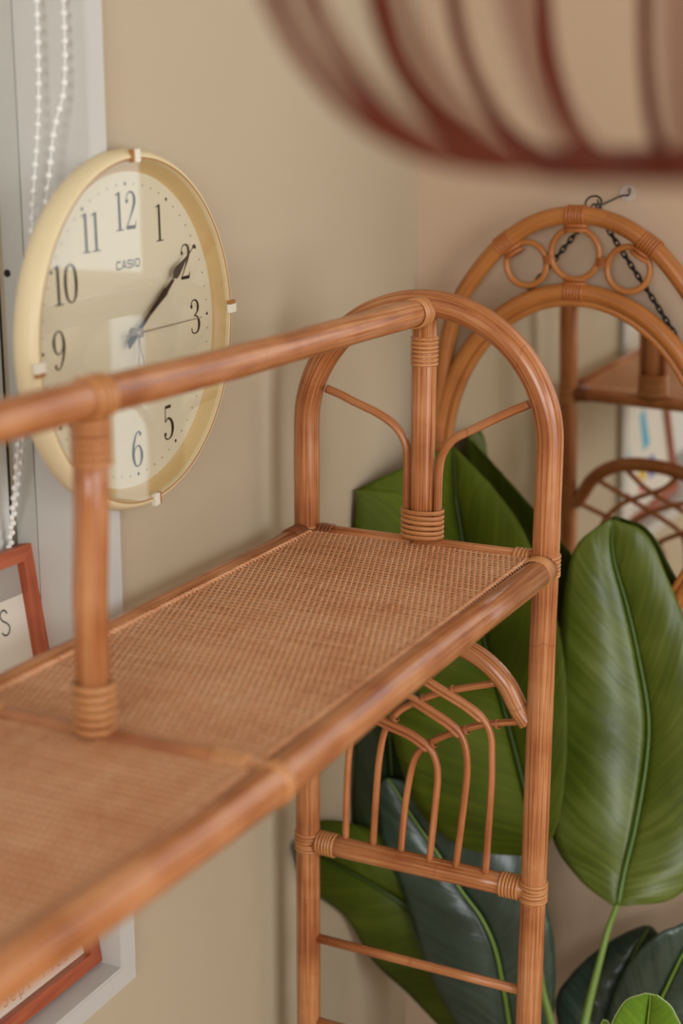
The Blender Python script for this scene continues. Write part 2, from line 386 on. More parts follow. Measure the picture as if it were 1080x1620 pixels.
# roller blind, drawn down inside the recess, with its looped bead chain
rb = thing('roller_blind', 'pale roller blind with white bead chain in the window recess', 'blind', (-.10, .5, WZ1-.06))
build('fabric', bx(-.0960, -.0950, -.03, 1.1130, WZ0+.02, WZ1-.105), M['blind'], rb)
build('roller', MB().tube([(-.080, -.03, WZ1-.08), (-.080, 1.104, WZ1-.08)], .022, 20), M['blind'], rb)
bc = MB()
for pts in ([(-.03, 1.115, .64), (-0.0, 1.1032, 0.1113), (-0.008, 1.0862, -0.0201), (-.05, 1.0827, -.2696), (-.0865, 1.1020, -.3825), (-.0885, 1.102, -.43), (-.0885, 1.101, -.50)],
            [(-.04, 1.117, .64), (-0.025, 1.0993, 0.1119), (-0.028, 1.0841, -0.0636), (-.052, 1.0788, -.2691), (-.0865, 1.0990, -.3820), (-.0885, 1.097, -.43), (-.0885, 1.099, -.50)]):
    sp_ = [V(*p) for p in pts]; sp_ = [Vector((p.x, min(p.y, 1.1125), p.z)) for p in sp_]
    cv = spline(sp_, 24); bc.tube(cv, .0008, 5)
    acc = 0; last = cv[0]
    for p in cv[1:]:
        d = (p-last).length; k = 0
        while acc+d >= .0115:
            t = (.0115-acc)/d; last = last.lerp(p, t); bc.ball(last, .0030, 8, 5); d = (p-last).length; acc = 0
        acc += d; last = p
build('bead_chain', bc, M['bead'], rb, kind='stuff')
# ================================================================== framed print leaning in the recess
pf = thing('framed_print', 'art print in a reddish wooden frame leaning in the window recess', 'picture frame', (-.009, 1.114, WZ0+.0045))
th = math.atan2(.064, .436); ax_b = Vector((-.02, -1, 0)).normalized(); up_b = Vector((-math.sin(th), 0, math.cos(th))); up_b = (up_b-ax_b*up_b.dot(ax_b)).normalized(); nn = up_b.cross(ax_b)
if nn.x < 0: nn = -nn
PO = Vector((-.010, 1.1155, WZ0+.0068)); PW, PH, PB = .34, .438, .0145
def PF(u, v, h=0): return PO+ax_b*u+up_b*v+nn*h
def bar(a, b, c, d):
    m = MB(); h = -nn*.012; m.prism([PF(*q) for q in (a, b, c, d)], h)
    for f in range(len(m.uv)): m.uv[f] = [((m.v[i]-PO).dot(nn)*6+(m.v[i]-PO).dot(up_b if abs((m.v[i]-PO).dot(up_b)-PH/2) > PH/2-PB-.001 and a[1] == b[1] else ax_b)*6, (m.v[i]-PO).dot(ax_b if a[1] == b[1] else up_b)) for i in m.f[f]]
    return build('frame_rail', m, M['frame'], pf)
bar((0, 0), (PW, 0), (PW-PB, PB), (PB, PB)); bar((0, PH), (PW, PH), (PW-PB, PH-PB), (PB, PH-PB))
bar((0, 0), (0, PH), (PB, PH-PB), (PB, PB)); bar((PW, 0), (PW, PH), (PW-PB, PH-PB), (PW-PB, PB))
build('backing', MB().prism([PF(PB-.004, PB-.004, -.0095), PF(PW-PB+.004, PB-.004, -.0095), PF(PW-PB+.004, PH-PB+.004, -.0095), PF(PB-.004, PH-PB+.004, -.0095)], -nn*.002), M['mount'], pf)
pr = build('paper', MB().prism([PF(PB+.0005, PB+.0005, -.0093), PF(PW-PB-.0005, PB+.0005, -.0093), PF(PW-PB-.0005, PH-PB-.032, -.0093), PF(PB+.0005, PH-PB-.032, -.0093)], nn*.0004), M['paper'], pf)
def FR(u, v, h): return PF(u, v, h-.0093+.0004)
def letter(mb, strokes, u, v, s, w, h=.0002, mirror=True):
    for st in strokes:
        c = spline([(p[0], p[1], 0) for p in st], 6) if len(st) > 2 else [Vector((p[0], p[1], 0)) for p in st]
        mb.ribbon([(u-p.x*s if mirror else u+p.x*s, v+p.y*s) for p in c], [w]*len(c), h, 0, FR)
GL = {'S': [[(.52, .82), (.40, .97), (.22, .97), (.10, .80), (.20, .60), (.42, .45), (.54, .24), (.42, .04), (.20, .02), (.06, .16)]],
      '1': [[(.1, .8), (.25, 1)], [(.25, 1), (.25, 0)]], '9': [[(.5, .7), (.4, .5), (.2, .5), (.1, .7), (.2, .95), (.4, .97), (.5, .7), (.48, .3), (.3, 0)]],
      '2': [[(.08, .78), (.2, .98), (.42, .95), (.48, .7), (.3, .4), (.08, .02)], [(.08, .02), (.52, .02)]],
      '3': [[(.1, .9), (.3, 1), (.47, .8), (.4, .6), (.25, .53)], [(.25, .53), (.48, .42), (.5, .15), (.3, 0), (.08, .1)]],
      'e': [[(.08, .35), (.5, .35), (.42, .62), (.2, .62), (.07, .35), (.2, .03), (.48, .08)]],
      'p': [[(.1, .6), (.1, -.3)], [(.1, .5), (.3, .64), (.5, .4), (.42, .06), (.22, .0), (.1, .1)]],
      't': [[(.25, .9), (.25, .15), (.42, 0)], [(.05, .6), (.45, .6)]]}
lt = MB(); letter(lt, GL['S'], .054, .359, .0245, .0016); build('printed_letter', lt, M['ink'], pr, label='black printed capital letter S')
lt = MB()
for i, ch in enumerate('Sept 1923'):
    if ch != ' ': letter(lt, GL[ch], .138-i*.0115, .0215, .0125, .0010)
build('printed_caption', lt, M['greyink'], pr, label='grey printed caption ending in 1923')
for col, poly in (('#e8743c', [(.10, .23), (.14, .26), (.16, .25), (.12, .20), (.09, .19)]), ('#38b6cc', [(.11, .12), (.13, .12), (.135, .18), (.108, .185)]), ('#4aa7c8', [(.20, .12), (.235, .125), (.23, .20), (.205, .19)]),
                  ('#d8b13c', [(.16, .07), (.20, .065), (.20, .105), (.165, .10)]), ('#3558b0', [(.21, .06), (.25, .06), (.25, .10), (.22, .10)]), ('#c8283c', [(.155, .045), (.185, .045), (.18, .062), (.158, .064)]), ('#d9523a', [(.15, .25), (.18, .262), (.178, .272), (.146, .268)])):
    m = plain('print_colour', col, .7); lt = MB(); b0 = 0; lt.v = [FR(u, v, .0002) for u, v in poly]; lt.face(tuple(range(len(poly)))[::-1], None, 0, False)
    build('printed_shape', lt, m, pr)
# ================================================================== rattan rack
XC, RB, RF = .192, .050, .334
YE, YM = 1.458, .855; YN = 2*YM-YE
rack = thing('rattan_shelf_rack', 'honey coloured rattan shelf rack with arched ends and woven cane top', 'shelf', (XC, YM, 0))
def mx(p): return (2*XC-p[0],)+tuple(p[1:])
END = []                                     # parts of one end, built at YE, copied to the near end
def endpart(name, mb, mat): 
    o = build(name, mb, M[mat], rack); END.append(o); return o
# one bent pole: post, arch, post
Rr = (RF-RB)/2; zs = -.172-Rr
pts = [V(RB, YE, -1.45+.001)]+[V(RB, YE, z) for z in (-1.25, -1.0, -.8, -.62, -.50, -.42, -.37, -.343, -.328)]
pts += [V(XC-Rr*math.cos(a), YE, zs+Rr*math.sin(a)) for a in [PI*k/26 for k in range(27)]]
pts += [V(RF, YE, z) for z in (-.328, -.343, -.37, -.42, -.50, -.62, -.8, -1.0, -1.25)]+[V(RF, YE, -1.45+.001)]
endpart('arched_post', MB().tube(spline(pts, 3), .0144, 24, wob=.012), 'rattan')
endpart('centre_post', MB().tube([V(XC-.0005, YE, z) for z in (-.436, -.38, -.3, -.24, -.186)], .0133, 20, wob=.01), 'rattan')
bl = [(.0752, -.272), (.0925, -.2775), (.1088, -.2840), (.1394, -.2955), (.1600, -.3085), (.1712, -.3260), (.1733, -.345), (.1733, -.3660), (.1733, -.425)]
endpart('brace', MB().tube(spline([V(x, YE, z) for x, z in bl], 6), .0047, 12), 'rattan')
br = [(.3100, -.2708), (.2940, -.2785), (.2779, -.2868), (.2464, -.3042), (.2260, -.3160), (.2148, -.3320), (.2105, -.352), (.2097, -.3906), (.2095, -.425)]
endpart('brace', MB().tube(spline([V(x, YE, z) for x, z in br], 6), .0047, 12), 'rattan')
endpart('cross_rail', MB().tube([V(x, YE, -.4385) for x in (RB+.008, .12, XC, .26, RF-.008)], .0108, 16), 'rattan')
ha = [(.3215, -.6235), (.3095, -.6077), (.2940, -.5815), (.2714, -.5610), (.245, -.5485), (.218, -.5432), (XC, -.5420)]
ha = ha+[mx(p) for p in ha[:-1][::-1]]
endpart('lower_arch', MB().tube(spline([V(x, YE, z) for x, z in ha], 6), .0112, 18), 'rattan')
endpart('lattice_rail', MB().tube([V(x, YE, -.8225) for x in (RB+.008, .12, XC, .26, RF-.008)], .0125, 18), 'rattan')
rods = [[(.2776, -.816), (.2816, -.7108), (.2815, -.6700), (.2790, -.6430), (.2680, -.6245), (.2467, -.6112), (.2122, -.5961), (.182, -.5815), (.160, -.5640), (.148, -.553)],
        [(.2414, -.816), (.2505, -.7248), (.2526, -.6900), (.2500, -.6650), (.2423, -.6475), (.2290, -.6375), (.2128, -.6293), (.1817, -.6149), (.150, -.6010), (.1230, -.5890), (.105, -.581)],
        [(.2085, -.816), (.2155, -.7350), (.2172, -.7050), (.2140, -.6860), (.2045, -.6715), (.1823, -.6593), (.1523, -.6508), (.120, -.6400), (.090, -.6300), (.066, -.6225)],
        [(.1701, -.816), (.1757, -.7480), (.1850, -.6960), (.1990, -.6745), (.2200, -.6590), (.2460, -.6453), (.2735, -.6342), (.3200, -.6222)],
        [(.1344, -.816), (.1378, -.7500), (.1416, -.7000), (.1492, -.6630), (.1640, -.6400), (.1818, -.6263), (.2048, -.6124), (.2351, -.5997), (.2817, -.5844)],
        [(.0985, -.816), (.1000, -.7500), (.1030, -.7000), (.1100, -.6550), (.1260, -.6290), (.1500, -.6080), (.1850, -.5900), (.2150, -.5750), (.2350, -.5560)]]
for k, q in enumerate(rods):
    sgn = 1 if k < 3 else -1
    endpart('lattice_rod', MB().tube(spline([V(x, YE-.0030*sgn, z) for x, z in q], 7), .0041, 10), 'rod')
    if k < 3:                                # split companion strand along the sloping part
        c = spline([V(x+.0008, YE-.0068, z-.0050) for x, z in q[4:8]], 7)
        endpart('lattice_strand', MB().tube(c, [.0008]+[.0024]*(len(c)-2)+[.0008], 8), 'rod')
tb = MB()
for (x, z, d) in ((.2045, -.6715, .62), (.2437, -.6475, .5), (.2795, -.6335, .35), (.1920, -.6200, .6), (.2265, -.6030, .45), (.1575, -.6510, 1.2), (.1500, -.6010, .5)):
    L_ = math.hypot(1, d); tb.rings(V(x+.0062/L_, YE+.001, z+.0062*d/L_), (1, 0, d), 2, .0016, .0050, .0050, th=.0008, seg=14)
o = endpart('lattice_ties', tb, 'rod'); o['kind'] = 'stuff'
for z, r in ((-.951, .0056), (-1.066, .0056), (-1.18, .0056)):
    endpart('rung', MB().tube([V(x, YE, z) for x in (RB+.004, .14, .24, RF-.004)], r, 12), 'rattan')
# bindings of cane peel
def bind(c, ax, n, pitch, rx, ry=None, mat='bind', **k):
    return endpart('binding', MB().rings(V(*c), ax, n, pitch, rx, ry, **k), mat)
bind((XC, YE, -.4115), (0, 0, 1), 6, .0056, .0236, .0152, xdir=(1, 0, 0), th=.0014)
bind((XC-.0005, YE, -.2225), (0, 0, 1), 7, .0046, .0136)
for s, xr in ((1, RB), (-1, RF)):
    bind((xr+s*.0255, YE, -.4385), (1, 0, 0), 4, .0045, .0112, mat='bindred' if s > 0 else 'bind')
    bind((xr+s*.0265, YE, -.8225), (1, 0, 0), 6, .0040, .0132)
    bind((xr, YE, -.8225), (0, 0, 1), 6, .0042, .0149, tilt=.09)
    bind((xr, YE, -.4425), (0, 0, 1), 6, .0043, .0149, tilt=.08)
for o in list(END):
    c = inst(o, rack, (0, -(YE-YN), 0))
# long rails
def part(name, mb, mat, **k): return build(name, mb, M[mat], rack, **k)
RZ = -.4435
part('front_rail', MB().tube([V(RF+dx, y, RZ) for y, dx in ((YN+.010, 0), (.32, -.008), (.40, -.017), (.48, -.019), (.57, -.0150), (.69, -.0070), (.78, -.002), (YM, .001), (1.05, -.002), (1.25, -.001), (YE-.010, .002))], .0153, 24, wob=.012), 'rattan')
part('back_rail', MB().tube([V(RB+dx, y, RZ+.001) for y, dx in ((YN+.010, 0), (.45, 0), (.65, 0), (YM, .002), (1.05, .003), (1.25, .001), (YE-.010, 0))], .0148, 24, wob=.012), 'rattan')
tp = [(XC, YN+.006, -.184), (XC-.004, .50, -.182), (XC-.006, .70, -.181), (XC-.001, YM, -.1795), (XC-.006, 1.02, -.1825), (XC-.008, 1.15, -.1830), (XC-.004, 1.32, -.1810), (XC, YE-.004, -.1795)]
part('top_rail', MB().tube(spline([V(*p) for p in tp], 6), .0142, 24, wob=.014), 'rattan')
part('middle_post', MB().tube([V(XC-.009, YM-.002, -.436), V(XC-.009, YM-.002, -.33), V(XC-.006, YM, -.26), V(XC-.004, YM, -.192)], .0130, 20), 'rattan')
part('middle_rail', MB().tube([V(x, YM-.002, -.4350) for x in (RB+.006, .12, XC, .26, RF-.006)], .0072, 14), 'rattan')
def rb_(c, ax, n, pitch, rx, ry=None, mat='bind', **k): return part('binding', MB().rings(V(*c), ax, n, pitch, rx, ry, **k), mat)
for ye, s in ((YE, -1), (YN, 1)):
    rb_((RF, ye+s*.0275, RZ), (0, 1, 0), 4, .0047, .0158, th=.0013)
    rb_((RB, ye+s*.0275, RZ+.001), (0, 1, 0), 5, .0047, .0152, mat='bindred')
    rb_((XC, ye+s*.0225, -.1800), (0, 1, 0), 5, .0047, .0147, th=.0016)
rb_((XC-.009, YM-.002, -.4120), (0, 0, 1), 6, .0066, .0150, th=.002)
rb_((XC-.004, YM, -.2120), (0, 0, 1), 6, .0056, .0138)
rb_((XC-.001, YM, -.1797), (0, 1, 0), 4, .0062, .0149, th=.0016)
rb_((RF, YM-.004, RZ), (0, 1, 0), 2, .0060, .0158)
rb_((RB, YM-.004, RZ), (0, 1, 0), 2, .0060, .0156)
rb_((RF-.034, YM-.002, -.4350), (1, 0, 0), 6, .0046, .0077, th=.0014)
rb_((RB+.034, YM-.002, -.4350), (1, 0, 0), 6, .0046, .0077, th=.0014)
# woven cane panels: every strand goes over and under
def weave_panel(x0, x1, y0, y1, z, px, py):
    m = MB(); nx = int(round((x1-x0)/px)); ny = int(round((y1-y0)/py)); px = (x1-x0)/nx; py = (y1-y0)/ny; A = .0015
    prof = ((-.5, -.0003), (0, .00035), (.5, -.0003))
    def strand(pt, cnt, wd, off, fn, A):
        b0 = len(m.v); u0 = random.random()*40; v = random.random()*9
        wd = wd*random.uniform(.9, 1.03); K = 2*cnt+1
        for i in range(K):
            s_ = i/2; zz = A*math.cos(PI*(s_-.5)+off*PI)
            for (pw, pz) in prof: m.v.append(fn(s_, pw*wd, zz+pz))
        for i in range(K-1):
            for j in range(2):
                va, vb = v+i*pt/2, v+(i+1)*pt/2
                m.face((b0+i*3+j, b0+i*3+j+1, b0+i*3+j+4, b0+i*3+j+3), [(u0+j*.5, va), (u0+j*.5+.5, va), (u0+j*.5+.5, vb), (u0+j*.5, vb)])
    for k in range(nx):
        xk = x0+(k+.5)*px+random.uniform(-.0002, .0002)
        strand(py, ny, px*.70, k % 2, lambda s_, w_, z_: V(xk+w_, y0+s_*py, z+z_), .0014)
    for k in range(ny):
        yk = y0+(k+.5)*py+random.uniform(-.0003, .0003)
        strand(px, nx, py*.73, (k+1) % 2, lambda s_, w_, z_: V(x0+s_*px, yk-w_, z+z_), .0003)
    return m
WZ = -.4335
for (a, b) in ((YM+.006, YE-.009), (YN+.009, YM-.010)):
    part('woven_cane_panel', weave_panel(RB+.0125, RF-.0125, a, b, WZ, .0031, .0085), 'weave', kind='stuff')
    part('hole_shade_board', bx(RB+.012, RF-.012, a, b, WZ+Z0-.0075, WZ+Z0-.0035), 'board')  # board added below the cane so the holes read as dark shade
    lz = MB()
    for xx in (RF-.0138, RB+.0138):
        lz.tube([V(xx, a+.004, WZ+.0006), V(xx, (a+b)/2, WZ+.0006), V(xx, b-.004, WZ+.0006)], .0016, 8)
        y = a+.006
        while y < b-.006:
            lz.tube([V(xx-.0035, y-.0022, WZ-.0008), V(xx-.0012, y-.0008, WZ+.0022), V(xx+.0012, y+.0012, WZ+.0024), V(xx+.0034, y+.0024, WZ-.0004)], [.0009, .0013, .0013, .0009], 6); y += .0072
    part('edge_lashing', lz, 'weave', kind='stuff')
# ================================================================== wall clock
CK = Vector((0, 1.1705, -.1804+Z0))
ck = thing('wall_clock', 'round cream wall clock with large black numerals beside the window', 'clock', CK, (.0268, 0, 0))
def cb(name, mb, mat, parent=None, **k): return build(name, mb, mat if isinstance(mat, list) else M[mat], parent or ck, local=True, **k)
prof = [(.158, .0005), (.163, .003), (.1668, .008), (.1684, .0125), (.1680, .0185), (.1664, .0235), (.1645, .0268), (.1625, .0283), (.1602, .0287), (.1590, .0280), (.1588, .0264)]
cb('body', MB().lathe(prof+[(.1585, .0255), (.1578, .0235)], 128), 'cream')
cb('inner_bezel', MB().lathe([(.1578, .0238), (.1560, .0215), (.1525, .0165), (.1495, .0142), (.1470, .0134)], 128), 'tan')
cb('dial', MB().lathe([(.0005, .0136), (.06, .0136), (.1480, .0136)], 128), 'dial')
gl = MB().lathe([(.0005, .0268), (.1590, .0268), (.1590, .0285), (.0005, .0285)], 128); gl.sm = [False]*len(gl.sm)
cb('glass', gl, 'glass', label='clear glass over the dial')
cb('seam', MB().lathe([(.1591, .0284), (.1596, .0290), (.1604, .0288)], 128), 'brown')
for a in (-.012, PI/2-.02, PI-.035, -PI/2-.04):
    a += -.0268*0
    rot = Matrix.Rotation(-a, 3, 'X'); c = Vector((.0285, math.sin(a)*.1620, math.cos(a)*.1620))
    m = MB(); m.box(c, (.0045, .0085, .0115), 0, rot); m.box(c+Vector((-.0002, -.0062*math.cos(a), .0062*math.sin(a))), (.0035, .0035, .0115), 1, rot)
    cb('glass_clip', m, [M['clip'], M['brown']])
def CF(u, v, h): return Vector((h, u, v))
def dig(mb, ch, u, v, s, h=.0139):
    """didone figure: strokes that swell; s = height"""
    def st(q, n=7):
        c = spline([(a, b, c_) for a, b, c_ in q], n) if len(q) > 2 else [Vector(q[0]), Vector(q[1])]
        mb.ribbon([(u+p.x*s, v+p.y*s) for p in c], [max(.02, p.z)*s for p in c], h, 0, CF)
    def dot(x, y, r):
        b0 = len(mb.v)
        for k in range(12): mb.v.append(CF(u+(x+r*math.cos(k*PI/6))*s, v+(y+r*math.sin(k*PI/6))*s, h))
        mb.face(tuple(range(b0, b0+12)), None, 0, False)
    D = {'1': [[(.24, 0, .105), (.24, 1, .105)], [(.06, .012, .03), (.42, .012, .03)], [(.26, .975, .05), (.06, .93, .025)]],
         '2': [[(.13, .73, .05), (.12, .84, .035), (.20, .95, .035), (.32, .985, .04), (.45, .92, .085), (.50, .76, .125), (.44, .58, .10), (.30, .36, .055), (.17, .17, .035), (.07, .05, .03)], [(.07, .05, .095), (.50, .05, .095)], [(.48, .03, .05), (.55, .20, .02)]],
         '3': [[(.10, .80, .06), (.15, .94, .035), (.28, .985, .04), (.42, .92, .08), (.47, .77, .115), (.41, .62, .06), (.25, .535, .03)], [(.25, .535, .03), (.42, .48, .06), (.51, .29, .125), (.45, .09, .08), (.28, .012, .035), (.13, .06, .04), (.10, .18, .05)]],
         '4': [[(.42, 1, .03), (.02, .28, .03)], [(.0, .27, .05), (.60, .27, .05)], [(.42, 0, .11), (.42, 1, .11)], [(.27, .012, .03), (.57, .012, .03)]],
         '5': [[(.15, .95, .09), (.44, .95, .09)], [(.15, .98, .03), (.12, .52, .03)], [(.12, .52, .03), (.27, .62, .05), (.44, .52, .10), (.50, .32, .13), (.43, .10, .08), (.25, .012, .035), (.10, .07, .05), (.09, .17, .05)]],
         '6': [[(.47, .90, .05), (.40, .975, .035), (.27, .93, .05), (.13, .68, .09), (.08, .35, .12), (.15, .09, .07), (.30, .012, .035), (.44, .10, .075), (.50, .30, .12), (.44, .51, .07), (.31, .59, .035), (.17, .50, .035), (.10, .36, .05)]],
         '7': [[(.08, .95, .10), (.54, .95, .10)], [(.06, .97, .03), (.04, .78, .03)], [(.53, .93, .035), (.38, .58, .06), (.27, .28, .10), (.24, 0, .13)]],
         '9': None,
         '8': [[(.30, .985, .035), (.15, .92, .07), (.12, .76, .1), (.18, .63, .09), (.30, .53, .08), (.43, .42, .1), (.50, .26, .11), (.44, .08, .07), (.30, .012, .035), (.15, .08, .07), (.09, .25, .1), (.16, .42, .06), (.30, .53, .035), (.42, .64, .06), (.47, .78, .08), (.42, .93, .06), (.30, .985, .035)]],
         '0': [[(.30, .988, .03), (.13, .86, .09), (.07, .5, .125), (.13, .14, .09), (.30, .012, .03), (.47, .14, .09), (.53, .5, .125), (.47, .86, .09), (.30, .988, .03)]]}
    if ch == '9':
        for q in D['6']: st([(.58-a, 1-b, c_) for a, b, c_ in q])
        dot(.12, .11, .055)
    else:
        for q in D[ch]: st(q)
        for q in {'2': (.135, .75, .06), '3': (.115, .80, .058), '5': (.105, .17, .06), '6': (.46, .90, .055)}.get(ch, ()) and [{'2': (.135, .75, .06), '3': (.115, .80, .058), '5': (.105, .17, .06), '6': (.46, .90, .055)}[ch]]: dot(*q)
NR = .1135
for n in range(1, 13):
    a = n*PI/6; u, v = NR*math.sin(a)*(1.0), NR*math.cos(a)*.99; m = MB(); s = .0345
    if n < 10: dig(m, str(n), u-.29*s, v-s/2, s)
    else:
        for i, ch in enumerate(str(n)): dig(m, ch, u+(-.56+i*.47 if n != 11 else -.47+i*.44)*s, v-s/2, s)
    cb('numeral', m, 'num')
m = MB()
for k in range(60):
    a = k*PI/30; r = .0017 if k % 5 == 0 else .0008; b0 = len(m.v)
    for q in range(10): m.v.append(CF(.1368*math.sin(a)+r*math.cos(q*PI/5), .1368*math.cos(a)+r*math.sin(q*PI/5), .0139))
    m.face(tuple(range(b0, b0+10)), None, 0, False)
cb('minute_track', m, 'num', kind='stuff')
# maker's name, wide square letters
m = MB(); lw = .0016; x = -.0205; Hh = .0076; v0 = .0600
def sq(pts): m.ribbon([(x+a*.0076, v0+b*Hh) for a, b in pts], [lw]*len(pts), .0139, 0, CF)
for ch in 'CASIO':
    if ch == 'C': sq([(.95, .8), (.88, .93), (.2, .93), (.1, .8), (.1, .2), (.2, .07), (.88, .07), (.95, .2)])
    if ch == 'A': sq([(.02, 0), (.46, .95), (.56, .95), (1.0, 0)]); sq([(.2, .3), (.82, .3)])
    if ch == 'S': sq([(.95, .8), (.88, .93), (.2, .93), (.1, .83), (.1, .62), (.2, .53), (.85, .5), (.95, .4), (.95, .17), (.85, .07), (.15, .07), (.06, .2)])
    if ch == 'I': sq([(.12, 0), (.12, 1)])
    if ch == 'O': sq([(.5, .93), (.2, .93), (.1, .8), (.1, .2), (.2, .07), (.85, .07), (.95, .2), (.95, .8), (.85, .93), (.5, .93)])
    x += .0092 if ch != 'I' else .0036
cb('maker_name', m, 'logo', label='grey printed maker name')
def hand(name, mat, ang, prof_, h, th=.0006):
    m = MB(); c, s = math.cos(ang), math.sin(ang)
    L = [(d, w_/2) for d, w_ in prof_]; poly = [(d*s+w_*c, d*c-w_*s) for d, w_ in L]+[(d*s-w_*c, d*c+w_*s) for d, w_ in L[::-1]]
    m.prism([CF(a, b, h) for a, b in poly], (th, 0, 0)); return cb(name, m, mat)
hand('minute_hand', 'hand', math.atan2(.106, .072), [(-.020, .005), (-.004, .005), (.0, .0035), (.079, .0012), (.083, .0095), (.088, .0105), (.094, .0080), (.108, .0022), (.119, .0010), (.1235, .0008), (.1245, .0030), (.127, .0034), (.129, .0006)], .0205)
hand('hour_hand', 'hand', math.atan2(.0568, .034), [(-.016, .005), (-.004, .005), (.0, .0030), (.012, .0030), (.050, .0058), (.062, .0078), (.068, .0045), (.082, .0008)], .0183)
hand('second_hand', 'silver', math.atan2(.112, .000), [(-.022, .0022), (-.004, .002), (0, .0012), (.112, .0008)], .0228, .0004)
m = MB(); tq = [(-.001, -.004), (-.0002, -.018), (-.0020, -.0285), (.0012, -.0345), (.0058, -.0335), (.0065, -.0270), (.0030, -.018), (.0008, -.004)]  # open teardrop outline hanging below the hub
m.tube([CF(a, b, .0215) for a, b in tq], .0005, 6); cb('teardrop_outline', m, 'silver')
cb('hub', MB().lathe([(.0005, .0136), (.0045, .0136), (.0045, .0245), (.003, .0252), (.0005, .0254)], 20), 'silver')
# ================================================================== arched rattan mirror
MCX, MCZ = .2395, -.432
MP = V(MCX, 1.852, MCZ)
mr = thing('arched_mirror', 'oval wall mirror in a rattan frame with arched crown and three rings', 'mirror', MP, (.05, 0, -.064))
def L2(x, z, y=0): return Vector((x-MCX, y, z-MCZ))
def mb_(name, mb, mat, parent=None, **k): return build(name, mb, M[mat], parent or mr, local=True, **k)
oa = [(.0455, -.408), (.0490, -.345), (.0590, -.2680), (.0788, -.2085), (.1230, -.1500), (.1640, -.1170), (.2020, -.1010), (MCX, -.0965)]
oa = oa+[(2*MCX-x, z) for x, z in oa[:-1][::-1]]
oap = spline([L2(x, z) for x, z in oa], 8)
mb_('outer_arch', MB().tube(oap, .0112, 18), 'mrat')
def ell(a, b, y=0, n=72): return [Vector((a*math.sin(2*PI*k/n), y, b*math.cos(2*PI*k/n))) for k in range(n)]
mb_('oval_frame', MB().tube(ell(.195, .240, 0), .0108, 16, closed=True), 'mrat')
mb_('inner_lip', MB().tube(ell(.1815, .2265, -.001), .0052, 12, closed=True), 'mrat', label='thin lighter inner rim')
g = MB(); e = ell(.180, .225, .002, 96); g.v = list(e)+[p+Vector((0, .004, 0)) for p in e]
g.face(tuple(range(96)), None, 0, False); g.face(tuple(range(96, 192))[::-1], None, 0, False)
mb_('mirror_glass', g, 'mirror', label='mirror glass reflecting the rack and the window')
g = MB(); e = ell(.192, .237, .0065, 72); g.v = list(e)+[p+Vector((0, .004, 0)) for p in e]
g.face(tuple(range(72)), None, 0, False); g.face(tuple(range(72, 144))[::-1], None, 0, False)
for k in range(72): g.face((k, (k+1) % 72, 72+(k+1) % 72, 72+k), None, 0)
mb_('back_board', g, 'board')
for (x, z, r) in ((.1712, -.1600, .0278), (.2368, -.1445, .0322), (.3075, -.1610, .0278)):
    mb_('ring', MB().tube([L2(x+r*math.cos(2*PI*k/36), z+r*math.sin(2*PI*k/36)) for k in range(36)], .0040, 12, closed=True), 'mrat')
def mbind(x, z, ax, n, pitch, rx, ry=None, **k): mb_('binding', MB().rings(L2(x, z), ax, n, pitch, rx, ry, seg=20, **k), 'mbind')
mbind(.2385, -.0965, (1, 0, 0), 6, .0042, .0117); mbind(.2375, -.1120, (0, 0, 1), 2, .006, .0150, .0075, xdir=(1, 0, 0))
mbind(.1420, -.1335, (.80, 0, .60), 6, .0042, .0117); mbind(.1530, -.1445, (-.5, 0, .8), 2, .006, .0130, .0075, xdir=(.8, 0, .5))
mbind(.3340, -.1305, (.82, 0, -.56), 6, .0042, .0117); mbind(.3235, -.1420, (.5, 0, .8), 2, .006, .0130, .0075, xdir=(.8, 0, -.5))
mbind(MCX-.001, -.1925, (1, 0, 0), 6, .0042, .0113); mbind(MCX-.002, -.1790, (0, 0, 1), 2, .005, .0150, .0070, xdir=(1, 0, 0))
mbind(.2015, -.1530, (0, 0, 1), 4, .0030, .0058); mbind(.2725, -.1530, (0, 0, 1), 4, .0030, .0058)
for s in (-1, 1): mbind(MCX+s*.1945, -.395, (0, 0, 1), 5, .0048, .0125, .0122)
# hanging chain, every link a piece
ch = mb_('hanging_chain', MB().tube([Vector(((.2575+.0105*math.cos(2*PI*k/20))-MCX, .006+.004*math.sin(2*PI*k/20), (-.0815+.0085*math.sin(2*PI*k/20))-MCZ)) for k in range(20)], .0013, 8, closed=True), 'chain')
lk = MB(); lk.tube([Vector((.0030*math.cos(2*PI*k/14), 0, .0033*math.sin(2*PI*k/14)+(.0022 if 0 < k < 7 else (-.0022 if 7 < k < 14 else 0)))) for k in range(14)], .00125, 6, closed=True)
link0 = None
for path in ([(.2540, -.0885), (.2440, -.1030), (.2291, -.1242), (.1830, -.1798), (.150, -.2200)], [(.2620, -.0885), (.2766, -.1165), (.3403, -.2047), (.372, -.250)]):
    c = spline([L2(x, z, .014) for x, z in path], 20); d = 0; k = 0; nxt = 0
    for i in range(1, len(c)):
        seg = c[i]-c[i-1]; sl = seg.length
        while nxt <= d+sl:
            p = c[i-1].lerp(c[i], (nxt-d)/sl); ang = math.atan2(seg.x, seg.z)
            rot = (Matrix.Rotation(ang, 3, 'Y') @ Matrix.Rotation(PI/2*(k % 2)*.85+.25, 3, 'Z')).to_euler()
            if link0 is None:
                link0 = build('link', lk, M['chain'], ch, local=True); link0.location = p; link0.rotation_euler = rot
            else: inst(link0, ch, p, rot)
            k += 1; nxt += .0082
        d += sl
